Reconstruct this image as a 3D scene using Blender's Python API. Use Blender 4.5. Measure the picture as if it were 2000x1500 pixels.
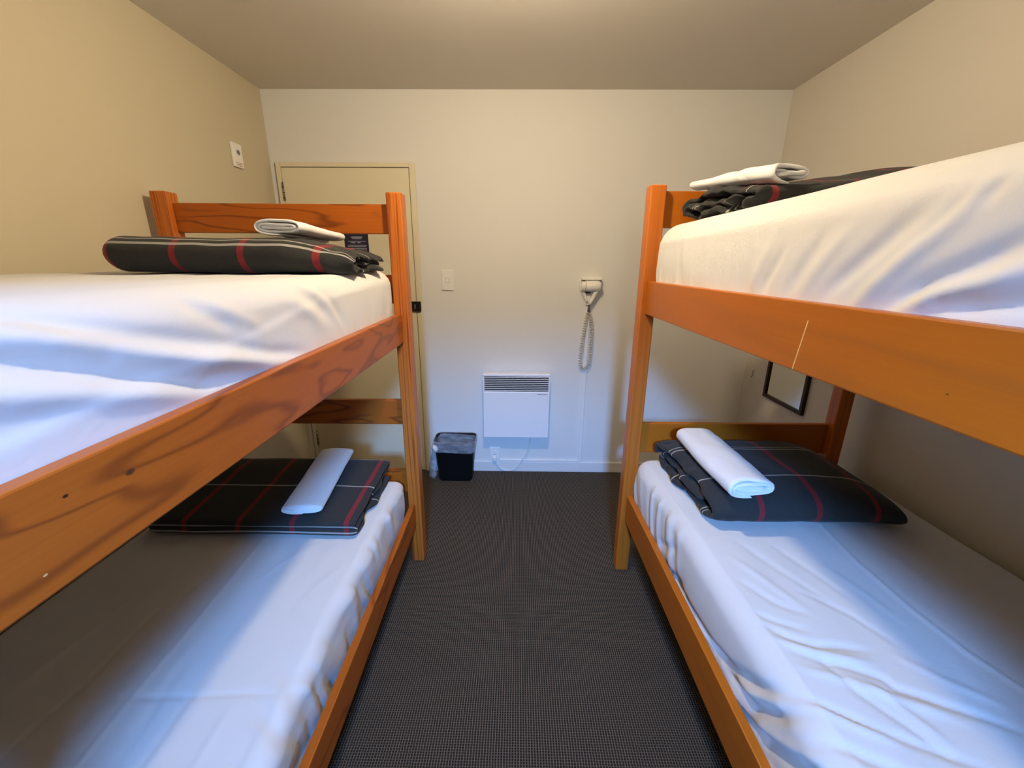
import bpy, bmesh, math
import numpy as np
from mathutils import Vector, Matrix

for _o in list(bpy.data.objects):
    bpy.data.objects.remove(_o, do_unlink=True)
scene = bpy.context.scene
COL = scene.collection
PI = math.pi
ROOM_L, ROOM_R, ROOM_F, ROOM_N, ROOM_H = -1.483, 1.539, 2.691, -1.05, 2.4

# ------------------------------------------------------------------ camera
def make_camera():
    p, y, r = math.radians(16.3665), math.radians(-0.6675), math.radians(0.3782)
    fwd = Vector((math.sin(y) * math.cos(p), math.cos(y) * math.cos(p), -math.sin(p)))
    rt = Vector((math.cos(y), -math.sin(y), 0))
    up = rt.cross(fwd)
    rt2 = rt * math.cos(r) + up * math.sin(r)
    up2 = -rt * math.sin(r) + up * math.cos(r)
    cd = bpy.data.cameras.new('camera')
    cd.sensor_fit = 'HORIZONTAL'
    cd.sensor_width = 36.0
    cd.lens = 798.1 / 2000.0 * 36.0
    cd.clip_start = 0.02
    co = bpy.data.objects.new('camera', cd)
    COL.objects.link(co)
    m = Matrix.Identity(4)
    for i in range(3):
        m[i][0], m[i][1], m[i][2] = rt2[i], up2[i], -fwd[i]
    m[0][3], m[1][3], m[2][3] = 0.0, 0.0, 1.4509
    co.matrix_world = m
    scene.camera = co
make_camera()

# ------------------------------------------------------------------ light
LAMP_STRENGTH = 700.0
LAMP_COLOR = (1.0, 0.80, 0.54)
SKY_COLOR = (0.18, 0.43, 1.0)
GROUND_COLOR = (0.04, 0.04, 0.035)
SKY_STRENGTH = 1620.0
world = bpy.data.worlds.new('world')
scene.world = world
world.use_nodes = True
_bg = world.node_tree.nodes['Background']
_wt = world.node_tree                                # dim ground blends into sky; the blend height is shaped to limit daylight
_tc = _wt.nodes.new('ShaderNodeTexCoord')
_sx = _wt.nodes.new('ShaderNodeSeparateXYZ')
_mr = _wt.nodes.new('ShaderNodeMapRange'); _mr.interpolation_type = 'SMOOTHSTEP'
_mr.inputs[1].default_value = 0.155; _mr.inputs[2].default_value = 0.42
_mx = _wt.nodes.new('ShaderNodeMix'); _mx.data_type = 'RGBA'
_mx.inputs[6].default_value = (*GROUND_COLOR, 1)
_mx.inputs[7].default_value = (*SKY_COLOR, 1)
_wt.links.new(_tc.outputs['Generated'], _sx.inputs[0])
_wt.links.new(_sx.outputs[2], _mr.inputs[0])
_wt.links.new(_mr.outputs[0], _mx.inputs[0])
_wt.links.new(_mx.outputs[2], _bg.inputs[0])
_bg.inputs[1].default_value = SKY_STRENGTH
WX0, WX1, WZ0, WZ1 = -0.09, 0.15, 1.75, 1.99       # window opening in the near wall
_pl = bpy.data.lights.new('window_portal', 'AREA')
_pl.shape = 'RECTANGLE'; _pl.size = WX1 - WX0; _pl.size_y = WZ1 - WZ0
_pl.cycles.is_portal = True
_po = bpy.data.objects.new('window_portal', _pl)
_po.location = ((WX0 + WX1) / 2, ROOM_N - 0.11, (WZ0 + WZ1) / 2)
_po.rotation_euler = (PI / 2, 0, 0)                 # shines towards +Y, into the room
COL.objects.link(_po)
scene.view_settings.view_transform = 'Standard'
scene.view_settings.look = 'None'
scene.view_settings.exposure = 0.0
scene.view_settings.gamma = 1.0
scene.view_settings.use_curve_mapping = False

# ------------------------------------------------------------------ node helpers
class NT:
    def __init__(self, name):
        self.m = bpy.data.materials.new(name)
        self.m.use_nodes = True
        self.t = self.m.node_tree
        self.b = self.t.nodes['Principled BSDF']
        self.out = self.t.nodes['Material Output']
    def n(self, typ, **kw):
        nd = self.t.nodes.new(typ)
        for k, v in kw.items():
            setattr(nd, k, v)
        return nd
    def l(self, a, b):
        self.t.links.new(a, b)
    def val(self, sock, v):
        if hasattr(v, 'is_linked'):
            self.l(v, sock)
        else:
            sock.default_value = v
    def math(self, op, a, b=None, c=None, clamp=False):
        nd = self.n('ShaderNodeMath', operation=op)
        nd.use_clamp = clamp
        self.val(nd.inputs[0], a)
        if b is not None: self.val(nd.inputs[1], b)
        if c is not None: self.val(nd.inputs[2], c)
        return nd.outputs[0]
    def mix(self, f, a, b):
        nd = self.n('ShaderNodeMix', data_type='RGBA')
        self.val(nd.inputs[0], f)
        for s, v in ((nd.inputs[6], a), (nd.inputs[7], b)):
            if hasattr(v, 'is_linked'): self.l(v, s)
            else: s.default_value = (*v, 1)
        return nd.outputs[2]
    def noise(self, vec, scale, detail=2.0, rough=0.5, dist=0.0):
        nd = self.n('ShaderNodeTexNoise')
        if vec is not None: self.l(vec, nd.inputs['Vector'])
        nd.inputs['Scale'].default_value = scale
        nd.inputs['Detail'].default_value = detail
        nd.inputs['Roughness'].default_value = rough
        nd.inputs['Distortion'].default_value = dist
        return nd.outputs[0]
    def mapping(self, vec, loc=(0, 0, 0), scale=(1, 1, 1), rot=(0, 0, 0)):
        nd = self.n('ShaderNodeMapping')
        self.l(vec, nd.inputs[0])
        nd.inputs['Location'].default_value = loc
        nd.inputs['Rotation'].default_value = rot
        nd.inputs['Scale'].default_value = scale
        return nd.outputs[0]
    def obj(self):
        return self.n('ShaderNodeTexCoord').outputs['Object']
    def bump(self, h, strength, dist=0.01):
        nd = self.n('ShaderNodeBump')
        nd.inputs['Strength'].default_value = strength
        nd.inputs['Distance'].default_value = dist
        self.l(h, nd.inputs['Height'])
        self.l(nd.outputs[0], self.b.inputs['Normal'])
    def ramp(self, f, stops):
        nd = self.n('ShaderNodeValToRGB')
        cr = nd.color_ramp
        while len(cr.elements) < len(stops): cr.elements.new(0.5)
        for e, (p, c) in zip(cr.elements, stops):
            e.position = p
            e.color = (*c, 1) if len(c) == 3 else c
        self.l(f, nd.inputs[0])
        return nd.outputs[0]

def plain(name, color, rough=0.5, metal=0.0, spec=0.5, var=0.0, vscale=20):
    t = NT(name)
    b = t.b
    b.inputs['Roughness'].default_value = rough
    b.inputs['Metallic'].default_value = metal
    b.inputs['Specular IOR Level'].default_value = spec
    c2 = tuple(c * (1 - var) for c in color)
    f = t.noise(t.obj(), vscale, 3)
    t.l(t.mix(f, color, c2), b.inputs['Base Color'])
    return t.m

def paint(name, color, rough=0.75, bump=0.06, mott=0.04):
    t = NT(name)
    o = t.obj()
    f = t.noise(o, 1.6, 3, 0.5)
    c2 = tuple(c * (1 - mott) for c in color)
    t.l(t.mix(f, color, c2), t.b.inputs['Base Color'])
    t.b.inputs['Roughness'].default_value = rough
    t.b.inputs['Specular IOR Level'].default_value = 0.3
    t.bump(t.noise(o, 240, 3, 0.6), bump, 0.004)
    return t.m

def carpet():
    t = NT('woven_carpet')
    o = t.obj()
    warp = t.noise(o, 45, 2)
    sx = t.n('ShaderNodeSeparateXYZ'); t.l(o, sx.inputs[0])
    px = t.math('MULTIPLY_ADD', warp, 0.0022, sx.outputs[0])
    py = t.math('MULTIPLY_ADD', warp, 0.0026, sx.outputs[1])
    fx = t.math('PINGPONG', px, 0.0043)          # period 8.6 mm
    fy = t.math('PINGPONG', py, 0.0038)          # period 7.6 mm
    ax = t.math('DIVIDE', fx, 0.0043)
    ay = t.math('DIVIDE', fy, 0.0038)
    lx = t.math('SMOOTHSTEP', ax, 0.40, 0.85) if False else None
    def sstep(v, a, b):
        nd = t.n('ShaderNodeMapRange', interpolation_type='SMOOTHSTEP')
        t.l(v, nd.inputs[0]); nd.inputs[1].default_value = a; nd.inputs[2].default_value = b
        return nd.outputs[0]
    lx = sstep(ax, 0.52, 0.92)
    ly = sstep(ay, 0.50, 0.92)
    nz = t.noise(o, 160, 2, 0.6)
    lx = t.math('MULTIPLY', lx, t.math('MULTIPLY_ADD', nz, 0.8, 0.55))
    g = t.math('MAXIMUM', lx, t.math('MULTIPLY', ly, 0.55))
    big = t.noise(o, 2.2, 3)
    c = t.mix(g, (0.014, 0.011, 0.008), (0.225, 0.180, 0.128))
    c = t.mix(t.math('MULTIPLY', big, 0.35), c, (0.056, 0.044, 0.032))
    t.l(c, t.b.inputs['Base Color'])
    t.b.inputs['Roughness'].default_value = 0.95
    t.b.inputs['Specular IOR Level'].default_value = 0.1
    t.bump(g, 0.6, 0.004)
    return t.m

def wood(name, axis, light, dark, seed=0.0, across=7.0, along=0.9, lines=9.0, contrast=1.0, rough=0.36,
         fibre=0.25, marks=(), scratch=None):
    """lacquered timber: contour lines of a stretched noise give the loops of the flat-sawn grain"""
    t = NT(name)
    o = t.obj()
    sc = [across] * 3; sc[axis] = along
    v = t.mapping(o, (seed, seed * 1.7, seed * 0.6), tuple(sc))
    f = t.noise(v, 1.0, 2.0, 0.45, 0.25)
    ph = t.math('MULTIPLY', f, lines * 2 * PI)
    s = t.math('MULTIPLY_ADD', t.math('SINE', ph), 0.5, 0.5)
    s = t.math('POWER', s, 7.0)
    sc2 = [260.0] * 3; sc2[axis] = 4.0
    fb = t.noise(t.mapping(o, (0, 0, 0), tuple(sc2)), 1.0, 2.0, 0.6)
    tone = t.noise(t.mapping(o, (seed + 3, 0, 1), tuple([3.0 if i != axis else 0.8 for i in range(3)])), 1.0, 2)
    mid = tuple(a * 0.72 + b * 0.28 for a, b in zip(light, dark))
    base = t.mix(tone, light, mid)
    c = t.mix(t.math('MULTIPLY', s, contrast, clamp=True), base, dark)
    c = t.mix(t.math('MULTIPLY', t.math('SUBTRACT', fb, 0.35, clamp=True), fibre * 2.0, clamp=True), c, dark)
    sx = t.n('ShaderNodeSeparateXYZ'); t.l(o, sx.inputs[0])
    for (my, mz, rr, col) in marks:                 # knots and dents, at a fixed place on the board
        dy = t.math('MULTIPLY', t.math('SUBTRACT', sx.outputs[1], my), 0.6)
        dz = t.math('SUBTRACT', sx.outputs[2], mz)
        d = t.math('SQRT', t.math('ADD', t.math('MULTIPLY', dy, dy), t.math('MULTIPLY', dz, dz)))
        k = t.math('SUBTRACT', 1.0, t.math('DIVIDE', d, rr), clamp=True)
        c = t.mix(t.math('MULTIPLY', k, 2.5, clamp=True), c, col)
    if scratch:
        (y0, z0), (y1, z1), w, col = scratch
        fz = t.math('DIVIDE', t.math('SUBTRACT', sx.outputs[2], z0), z1 - z0)
        yy = t.math('MULTIPLY_ADD', fz, y1 - y0, y0)
        dd = t.math('ABSOLUTE', t.math('SUBTRACT', sx.outputs[1], yy))
        k = t.math('LESS_THAN', dd, w)
        inr = t.math('MULTIPLY', t.math('GREATER_THAN', fz, 0.0), t.math('LESS_THAN', fz, 1.0))
        c = t.mix(t.math('MULTIPLY', t.math('MULTIPLY', k, inr), 0.8), c, col)
    t.l(c, t.b.inputs['Base Color'])
    t.b.inputs['Roughness'].default_value = rough
    t.b.inputs['Specular IOR Level'].default_value = 0.28
    t.bump(t.math('MULTIPLY_ADD', fb, 0.6, s), 0.08, 0.002)
    return t.m

def cotton(name, color, rough=0.85):
    t = NT(name)
    o = t.obj()
    t.l(t.mix(t.noise(o, 6, 3), color, tuple(c * 0.965 for c in color)), t.b.inputs['Base Color'])
    t.b.inputs['Roughness'].default_value = rough
    t.b.inputs['Specular IOR Level'].default_value = 0.15
    t.b.inputs['Sheen Weight'].default_value = 0.1
    h = t.math('ADD', t.noise(o, 38, 3, 0.55, 0.6), t.math('MULTIPLY', t.noise(o, 900, 1), 0.12))
    t.bump(h, 0.10, 0.006)
    return t.m

def plaid(name, u0, v0, pu=0.197, pv=0.215, pair=0):
    t = NT(name)
    uv = t.n('ShaderNodeUVMap', uv_map='UVMap').outputs[0]
    sx = t.n('ShaderNodeSeparateXYZ'); t.l(uv, sx.inputs[0])
    def dist(c, c0, p):
        f = t.math('FRACT', t.math('ADD', t.math('DIVIDE', t.math('SUBTRACT', c, c0), p), 100.5))
        return t.math('MULTIPLY', t.math('ABSOLUTE', t.math('SUBTRACT', f, 0.5)), p)
    red = t.math('LESS_THAN', dist(sx.outputs[0], u0, pu), 0.0095)
    wh = t.math('LESS_THAN', dist(sx.outputs[1], v0, pv), 0.0032)
    wh2 = t.math('LESS_THAN', dist(sx.outputs[1], v0 + 0.019 + pair * pv, pv * 2), 0.0022)
    wh = t.math('MAXIMUM', wh, wh2)
    o = t.obj()
    weave = t.noise(t.mapping(o, (0, 0, 0), (260, 900, 900)), 1.0, 2, 0.6)
    weave2 = t.noise(t.mapping(o, (0, 0, 0), (900, 200, 200)), 1.0, 2, 0.6)
    w = t.math('MULTIPLY', t.math('ADD', weave, weave2), 0.5)
    c = t.mix(w, (0.012, 0.0125, 0.012), (0.050, 0.050, 0.0475))
    c = t.mix(t.math('MULTIPLY', red, 0.85), c, (0.215, 0.022, 0.026))
    c = t.mix(t.math('MULTIPLY', wh, 0.62), c, (0.50, 0.48, 0.43))
    t.l(c, t.b.inputs['Base Color'])
    t.b.inputs['Roughness'].default_value = 0.9
    t.b.inputs['Specular IOR Level'].default_value = 0.12
    t.b.inputs['Sheen Weight'].default_value = 0.08
    t.bump(t.math('ADD', t.noise(o, 55, 3, 0.55, 0.8), t.math('MULTIPLY', w, 0.25)), 0.22, 0.006)
    return t.m

M = {}
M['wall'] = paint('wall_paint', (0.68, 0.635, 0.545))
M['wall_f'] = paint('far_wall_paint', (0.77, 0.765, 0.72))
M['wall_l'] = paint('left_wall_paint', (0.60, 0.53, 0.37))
M['ceil'] = paint('ceiling_paint', (0.72, 0.67, 0.58), mott=0.06)
M['trimw'] = paint('white_gloss_trim', (0.78, 0.77, 0.73), 0.45, 0.03)
M['door'] = paint('cream_door_paint', (0.77, 0.70, 0.50), 0.45, 0.03)
M['gap'] = plain('dark_gap', (0.06, 0.04, 0.02), 0.9, var=0.2)
M['carpet'] = carpet()
M['white_pl'] = plain('white_plastic', (0.85, 0.84, 0.80), 0.35, var=0.03)
M['heat'] = plain('white_enamel', (0.86, 0.85, 0.83), 0.4, var=0.02)
M['darkslot'] = plain('dark_slot', (0.05, 0.045, 0.04), 0.9, var=0.2)
M['black_pl'] = plain('black_plastic', (0.006, 0.006, 0.007), 0.45, spec=0.3, var=0.3)
M['black_m'] = plain('black_metal', (0.012, 0.011, 0.01), 0.4, 0.3, var=0.2)
M['steel'] = plain('worn_steel', (0.35, 0.31, 0.25), 0.4, 0.7, var=0.3)
M['hinge_dark'] = plain('dark_hinge_slot', (0.05, 0.025, 0.008), 0.8, var=0.3)  # dark brown tone for the hinge rings and slot
M['navy'] = plain('navy_print', (0.012, 0.012, 0.05), 0.4, var=0.1)
M['print'] = plain('pale_print', (0.35, 0.38, 0.45), 0.6, var=0.2)
M['printw'] = plain('white_print', (0.75, 0.73, 0.68), 0.6, var=0.05)
M['red'] = plain('red_print', (0.42, 0.10, 0.05), 0.6, var=0.2)
M['grey'] = plain('grey_print', (0.12, 0.12, 0.14), 0.6, var=0.2)
M['frame_w'] = wood('dark_mirror_wood', 2, (0.05, 0.022, 0.012), (0.02, 0.009, 0.006), 4, rough=0.4)
M['cord'] = plain('ivory_cord', (0.62, 0.56, 0.42), 0.45, var=0.1)
M['ply'] = wood('plywood', 1, (0.42, 0.27, 0.13), (0.30, 0.17, 0.07), 8, 6, 1.0, 5, 0.4)
P_L, P_D = (0.45, 0.112, 0.009), (0.190, 0.042, 0.006)
M['l_post'] = wood('pine_post', 2, (0.58, 0.170, 0.022), (0.27, 0.058, 0.010), 1.3, 42, 0.55, 5, 1.0)
M['l_rail'] = wood('pine_rail_upper', 1, P_L, P_D, 2.35, 9.5, 1.7, 7.0, 0.75,
                   marks=((0.44 - 1.73, 1.205, 0.0045, (0.09, 0.03, 0.01)), (0.368 - 1.73, 1.216, 0.0022, (0.03, 0.01, 0.005)),
                          (0.33 - 1.73, 1.15, 0.0016, (0.62, 0.36, 0.16))))
M['l_rail2'] = wood('pine_rail_lower', 1, P_L, P_D, 5.1, 9.0, 1.3, 6.0, 0.8)
M['l_end'] = wood('pine_end_rail', 0, P_L, P_D, 3.2, 12.0, 2.0, 5.5, 0.95)
R_L, R_D = (0.48, 0.128, 0.006), (0.30, 0.095, 0.015)
M['r_post'] = wood('amber_post', 2, (0.55, 0.152, 0.016), (0.33, 0.085, 0.010), 6.3, 22, 0.4, 3, 0.5)
M['r_rail'] = wood('amber_rail_upper', 1, R_L, R_D, 7.7, 9.0, 0.5, 3.0, 0.35, fibre=0.3,
                   scratch=((0.755 - 1.69, 1.356), (0.771 - 1.69, 1.260), 0.0013, (0.85, 0.55, 0.20)),
                   marks=((1.60 - 1.69, 1.34, 0.003, (0.15, 0.05, 0.01)), (0.49 - 1.69, 1.30, 0.0014, (0.12, 0.04, 0.01))))
M['r_rail2'] = wood('amber_rail_lower', 1, R_L, R_D, 9.1, 9.0, 0.5, 3.0, 0.35)
M['r_end'] = wood('amber_end_rail', 0, R_L, R_D, 4.2, 10.0, 0.7, 3.0, 0.45)
M['sheet'] = cotton('white_sheet', (0.69, 0.685, 0.67))
M['towel'] = cotton('white_towel', (0.74, 0.74, 0.73))

# ------------------------------------------------------------------ object helpers
def link(name, mesh, mat, parent=None, loc=None, rotz=0.0):
    o = bpy.data.objects.new(name, mesh)
    COL.objects.link(o)
    if mat is not None:
        mesh.materials.append(mat)
    if parent is not None:
        o.parent = parent
    if loc is not None:
        o.location = loc
    o.rotation_euler[2] = rotz
    return o
def tag(o, label=None, cat=None, group=None, kind=None):
    if label: o['label'] = label
    if cat: o['category'] = cat
    if group: o['group'] = group
    if kind: o['kind'] = kind
    return o
def thing(name, label, cat, loc, rotz=0.0, group=None):
    o = bpy.data.objects.new(name, None)
    o.empty_display_size = 0.05
    COL.objects.link(o)
    o.location = loc; o.rotation_euler[2] = rotz
    return tag(o, label, cat, group)
def mesh_from(verts, faces, uvs=None, smooth=True):
    me = bpy.data.meshes.new('mesh')
    me.from_pydata([tuple(v) for v in verts], [], [tuple(f) for f in faces])
    if uvs is not None:
        ul = me.uv_layers.new(name='UVMap')
        li = np.zeros(len(me.loops), dtype=np.int32)
        me.loops.foreach_get('vertex_index', li)
        ul.data.foreach_set('uv', np.asarray(uvs, dtype=np.float32)[li].ravel())
    if smooth:
        me.polygons.foreach_set('use_smooth', [True] * len(me.polygons))
    me.update()
    return me
def bm_mesh(bm, smooth=False):
    bmesh.ops.recalc_face_normals(bm, faces=bm.faces)
    me = bpy.data.meshes.new('mesh')
    bm.to_mesh(me); bm.free()
    if smooth:
        me.polygons.foreach_set('use_smooth', [True] * len(me.polygons))
    return me
def add_box(bm, x0, x1, y0, y1, z0, z1, bev=0.0, seg=2):
    r = bmesh.ops.create_cube(bm, size=1.0)
    vs = r['verts']
    for v in vs:
        v.co = Vector((x0 + (v.co.x + .5) * (x1 - x0), y0 + (v.co.y + .5) * (y1 - y0), z0 + (v.co.z + .5) * (z1 - z0)))
    if bev > 0:
        es = list({e for v in vs for e in v.link_edges})
        bmesh.ops.bevel(bm, geom=es, offset=bev, segments=seg, profile=0.5, affect='EDGES')
    return bm
def box(name, lim, mat, parent=None, base=(0, 0, 0), bev=0.003, seg=2):
    """box given in world limits; mesh is relative to base (the parent's place)"""
    bm = bmesh.new()
    x0, x1, y0, y1, z0, z1 = lim
    add_box(bm, x0 - base[0], x1 - base[0], y0 - base[1], y1 - base[1], z0 - base[2], z1 - base[2], bev, seg)
    return link(name, bm_mesh(bm), mat, parent)
def boxes(name, lims, mat, parent=None, base=(0, 0, 0), bev=0.001, seg=1):
    bm = bmesh.new()
    for (x0, x1, y0, y1, z0, z1) in lims:
        add_box(bm, x0 - base[0], x1 - base[0], y0 - base[1], y1 - base[1], z0 - base[2], z1 - base[2], bev, seg)
    return link(name, bm_mesh(bm), mat, parent)
def tube_data(pts, rad, n=8, closed_ends=True):
    """sweep a circle along points; rad a number or a list"""
    P = np.array(pts, float)
    R = np.full(len(P), rad) if np.isscalar(rad) else np.array(rad, float)
    T = np.gradient(P, axis=0); T /= np.linalg.norm(T, axis=1)[:, None] + 1e-12
    ref = np.array([0, 0, 1.0]) if abs(T[0][2]) < 0.9 else np.array([1.0, 0, 0])
    u = np.cross(T[0], ref); u /= np.linalg.norm(u)
    verts, faces = [], []
    for i in range(len(P)):
        u = u - T[i] * (u @ T[i]); u /= np.linalg.norm(u) + 1e-12
        w = np.cross(T[i], u)
        for k in range(n):
            a = 2 * PI * k / n
            verts.append(P[i] + R[i] * (u * math.cos(a) + w * math.sin(a)))
    for i in range(len(P) - 1):
        for k in range(n):
            faces.append((i * n + k, i * n + (k + 1) % n, (i + 1) * n + (k + 1) % n, (i + 1) * n + k))
    if closed_ends:
        faces.append(tuple(range(n - 1, -1, -1)))
        faces.append(tuple((len(P) - 1) * n + k for k in range(n)))
    return verts, faces
def tube(name, pts, rad, mat, parent=None, base=(0, 0, 0), n=8):
    P = np.array(pts, float) - np.array(base)
    v, f = tube_data(P, rad, n)
    return link(name, mesh_from(v, f), mat, parent)
def loft(name, rings, mat, parent=None, base=(0, 0, 0), caps=(True, True), smooth=True):
    n = len(rings[0]); verts = []; faces = []
    for r in rings:
        verts += [tuple(np.array(p, float) - np.array(base)) for p in r]
    for i in range(len(rings) - 1):
        for k in range(n):
            faces.append((i * n + k, i * n + (k + 1) % n, (i + 1) * n + (k + 1) % n, (i + 1) * n + k))
    if caps[0]: faces.append(tuple(range(n - 1, -1, -1)))
    if caps[1]: faces.append(tuple((len(rings) - 1) * n + k for k in range(n)))
    bm = bmesh.new()
    bv = [bm.verts.new(v) for v in verts]
    for f in faces: bm.faces.new([bv[i] for i in f])
    return link(name, bm_mesh(bm, smooth), mat, parent)
def lathe(name, prof, mat, parent=None, axis='z', centre=(0, 0, 0), n=20):
    rings = []
    for (r, h) in prof:
        ring = []
        for k in range(n):
            a = 2 * PI * k / n
            p = {'z': (r * math.cos(a), r * math.sin(a), h), 'y': (r * math.cos(a), h, r * math.sin(a)),
                 'x': (h, r * math.cos(a), r * math.sin(a))}[axis]
            ring.append(tuple(p[i] + centre[i] for i in range(3)))
        rings.append(ring)
    return loft(name, rings, mat, parent)
def spline(pts, n=10):
    """Catmull-Rom through points"""
    P = np.array(pts, float); out = []
    Q = np.vstack([2 * P[0] - P[1], P, 2 * P[-1] - P[-2]])
    for i in range(1, len(Q) - 2):
        for t in np.linspace(0, 1, n, endpoint=False):
            a, b, c, d = Q[i - 1], Q[i], Q[i + 1], Q[i + 2]
            out.append(0.5 * (2 * b + (c - a) * t + (2 * a - 5 * b + 4 * c - d) * t * t + (3 * b - a - 3 * c + d) * t ** 3))
    out.append(P[-1])
    return np.array(out)
def resample(P, step):
    P = np.array(P, float)
    s = np.concatenate([[0], np.cumsum(np.linalg.norm(np.diff(P, axis=0), axis=1))])
    n = max(4, int(s[-1] / step))
    t = np.linspace(0, s[-1], n + 1)
    return np.stack([np.interp(t, s, P[:, k]) for k in range(P.shape[1])], 1), t

def vnoise(u, v, seed=0):
    """smooth value noise, -1..1"""
    rng = np.random.RandomState(seed)
    G = rng.uniform(-1, 1, (64, 64))
    u = np.asarray(u, float); v = np.asarray(v, float)
    iu = np.floor(u).astype(int); iv = np.floor(v).astype(int)
    fu = u - iu; fv = v - iv
    fu = fu * fu * (3 - 2 * fu); fv = fv * fv * (3 - 2 * fv)
    g = lambda a, b: G[a % 64, b % 64]
    return (g(iu, iv) * (1 - fu) * (1 - fv) + g(iu + 1, iv) * fu * (1 - fv) + g(iu, iv + 1) * (1 - fu) * fv + g(iu + 1, iv + 1) * fu * fv)
def seg_dist(u, v, poly):
    """distance, signed side and 0..1 position along a polyline"""
    best = np.full(u.shape, 1e9); sg = np.zeros_like(best); pos = np.zeros_like(best)
    L = [math.dist(poly[i], poly[i + 1]) for i in range(len(poly) - 1)]
    tot = sum(L); acc = 0
    for (a, b), l in zip(zip(poly[:-1], poly[1:]), L):
        du, dv = b[0] - a[0], b[1] - a[1]
        t = np.clip(((u - a[0]) * du + (v - a[1]) * dv) / (l * l), 0, 1)
        ex, ey = u - (a[0] + t * du), v - (a[1] + t * dv)
        d = np.hypot(ex, ey)
        m = d < best
        best = np.where(m, d, best); sg = np.where(m, np.sign(du * ey - dv * ex), sg)
        pos = np.where(m, (acc + t * l) / tot, pos)
        acc += l
    return best, sg, pos
def pleat(y, z, freq, lean, seed):
    n = vnoise((y + z * lean) * freq + 1.3 * vnoise(y * 6, z * 5, seed + 3), z * 4.0 + 9, seed)
    return np.sign(n) * np.abs(n) ** 0.75
def ridge(u, v, poly, width, amp, fade=0.15, w1=None):
    d, sg, pos = seg_dist(u, v, poly)
    w = width if w1 is None else width + (w1 - width) * pos
    f = np.clip(np.minimum(pos, 1 - pos) / max(fade, 1e-6), 0, 1) if fade > 0 else 1.0
    return amp * np.exp(-(d / w) ** 2) * (0.25 + 0.75 * f)

# ------------------------------------------------------------------ room shell
def shell():
    t = 0.12
    L, R, F, N, H = ROOM_L, ROOM_R, ROOM_F, ROOM_N, ROOM_H
    tag(box('floor', (L - t, R + t, N - t, F + t, -0.1, 0.0), M['carpet'], bev=0), kind='structure')
    tag(box('ceiling', (L - t, R + t, N - t, F + t, H, H + 0.1), M['ceil'], bev=0), kind='structure')
    tag(box('wall_left', (L - t, L, N - t, F + t, 0, H), M['wall_l'], bev=0), kind='structure')
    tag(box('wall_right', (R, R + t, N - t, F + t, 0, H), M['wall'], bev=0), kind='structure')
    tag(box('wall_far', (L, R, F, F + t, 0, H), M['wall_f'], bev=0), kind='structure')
    tag(boxes('wall_near', [(L, WX0, N - t, N, 0, H), (WX1, R, N - t, N, 0, H), (WX0, WX1, N - t, N, 0, WZ0), (WX0, WX1, N - t, N, WZ1, H)],
              M['wall'], bev=0), kind='structure')
    # window in the near wall
    w = bpy.data.objects.new('window_1', None); COL.objects.link(w)
    wb = ((WX0 + WX1) / 2, N - 0.06, WZ0); w.location = wb
    tag(w, kind='structure')
    y0, y1 = N - 0.09, N - 0.04
    for lim in ((WX0, WX0 + .02, y0, y1, WZ0, WZ1), (WX1 - .02, WX1, y0, y1, WZ0, WZ1),
                (WX0 + .02, WX1 - .02, y0, y1, WZ0, WZ0 + .02), (WX0 + .02, WX1 - .02, y0, y1, WZ1 - .02, WZ1)):
        box('window_frame', lim, M['trimw'], w, wb)
    g = NT('window_glass')
    tr = g.n('ShaderNodeBsdfTransparent'); gl = g.n('ShaderNodeBsdfGlossy'); gl.inputs['Roughness'].default_value = 0.02
    mx = g.n('ShaderNodeMixShader'); mx.inputs[0].default_value = 0.06
    g.l(tr.outputs[0], mx.inputs[1]); g.l(gl.outputs[0], mx.inputs[2]); g.l(mx.outputs[0], g.out.inputs[0])
    box('pane', (WX0 + .02, WX1 - .02, N - .068, N - .064, WZ0 + .02, WZ1 - .02), g.m, w, wb, bev=0)
    # baseboards
    tag(box('baseboard_far', (-0.612, R, F - .012, F, 0, .078), M['trimw'], bev=.004), kind='structure')
    tag(box('baseboard_left', (L, L + .012, N, F - .04, 0, .078), M['trimw'], bev=.004), kind='structure')
    tag(box('baseboard_right', (R - .012, R, N, F - .012, 0, .078), M['trimw'], bev=.004), kind='structure')
    # door in the far wall
    d = bpy.data.objects.new('door_1', None); COL.objects.link(d)
    db = (-1.035, F, 0.0); d.location = db
    tag(d, kind='structure')
    box('gap_shade', (-1.455, -.62, F - .005, F - .001, 0.0, 2.018), M['gap'], d, db, bev=0)  # dark backing sheet; shade of the gap round the leaf is in its colour
    box('architrave', (-1.447, -1.4185, F - .018, F - .005, 0, 2.022), M['door'], d, db)
    box('architrave', (-.651, -.617, F - .018, F - .005, 0, 2.022), M['door'], d, db)
    box('architrave', (-1.4185, -.651, F - .018, F - .005, 1.9965, 2.022), M['door'], d, db)
    box('door_leaf', (-1.4155, -.6545, F - .017, F - .005, .008, 1.993), M['door'], d, db, bev=.002)
    lk = box('latch', (-.688, -.622, F - .034, F - .0171, 1.152, 1.216), M['black_m'], d, db, bev=.004)
    lk['label'] = 'black surface latch'
    box('latch_bolt', (-.662, -.655, F - .037, F - .034, 1.17, 1.198), M['steel'], lk, db, bev=.001)
    for zc in (1.86, .25):
        h = tube('hinge', [(-1.415, F - .021, zc - .05), (-1.415, F - .021, zc + .05)], .0055, M['steel'], d, db, 10)
        for k in range(3):
            zz = zc - .034 + k * .03
            tube('hinge_ring', [(-1.415, F - .021, zz - .002), (-1.415, F - .021, zz + .002)], .0066, M['hinge_dark'], h, db, 10)
        box('hinge_slot', (-1.4185, -1.4125, F - .0195, F - .016, zc + .018, zc + .054), M['hinge_dark'], h, db, bev=0)
shell()

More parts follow.
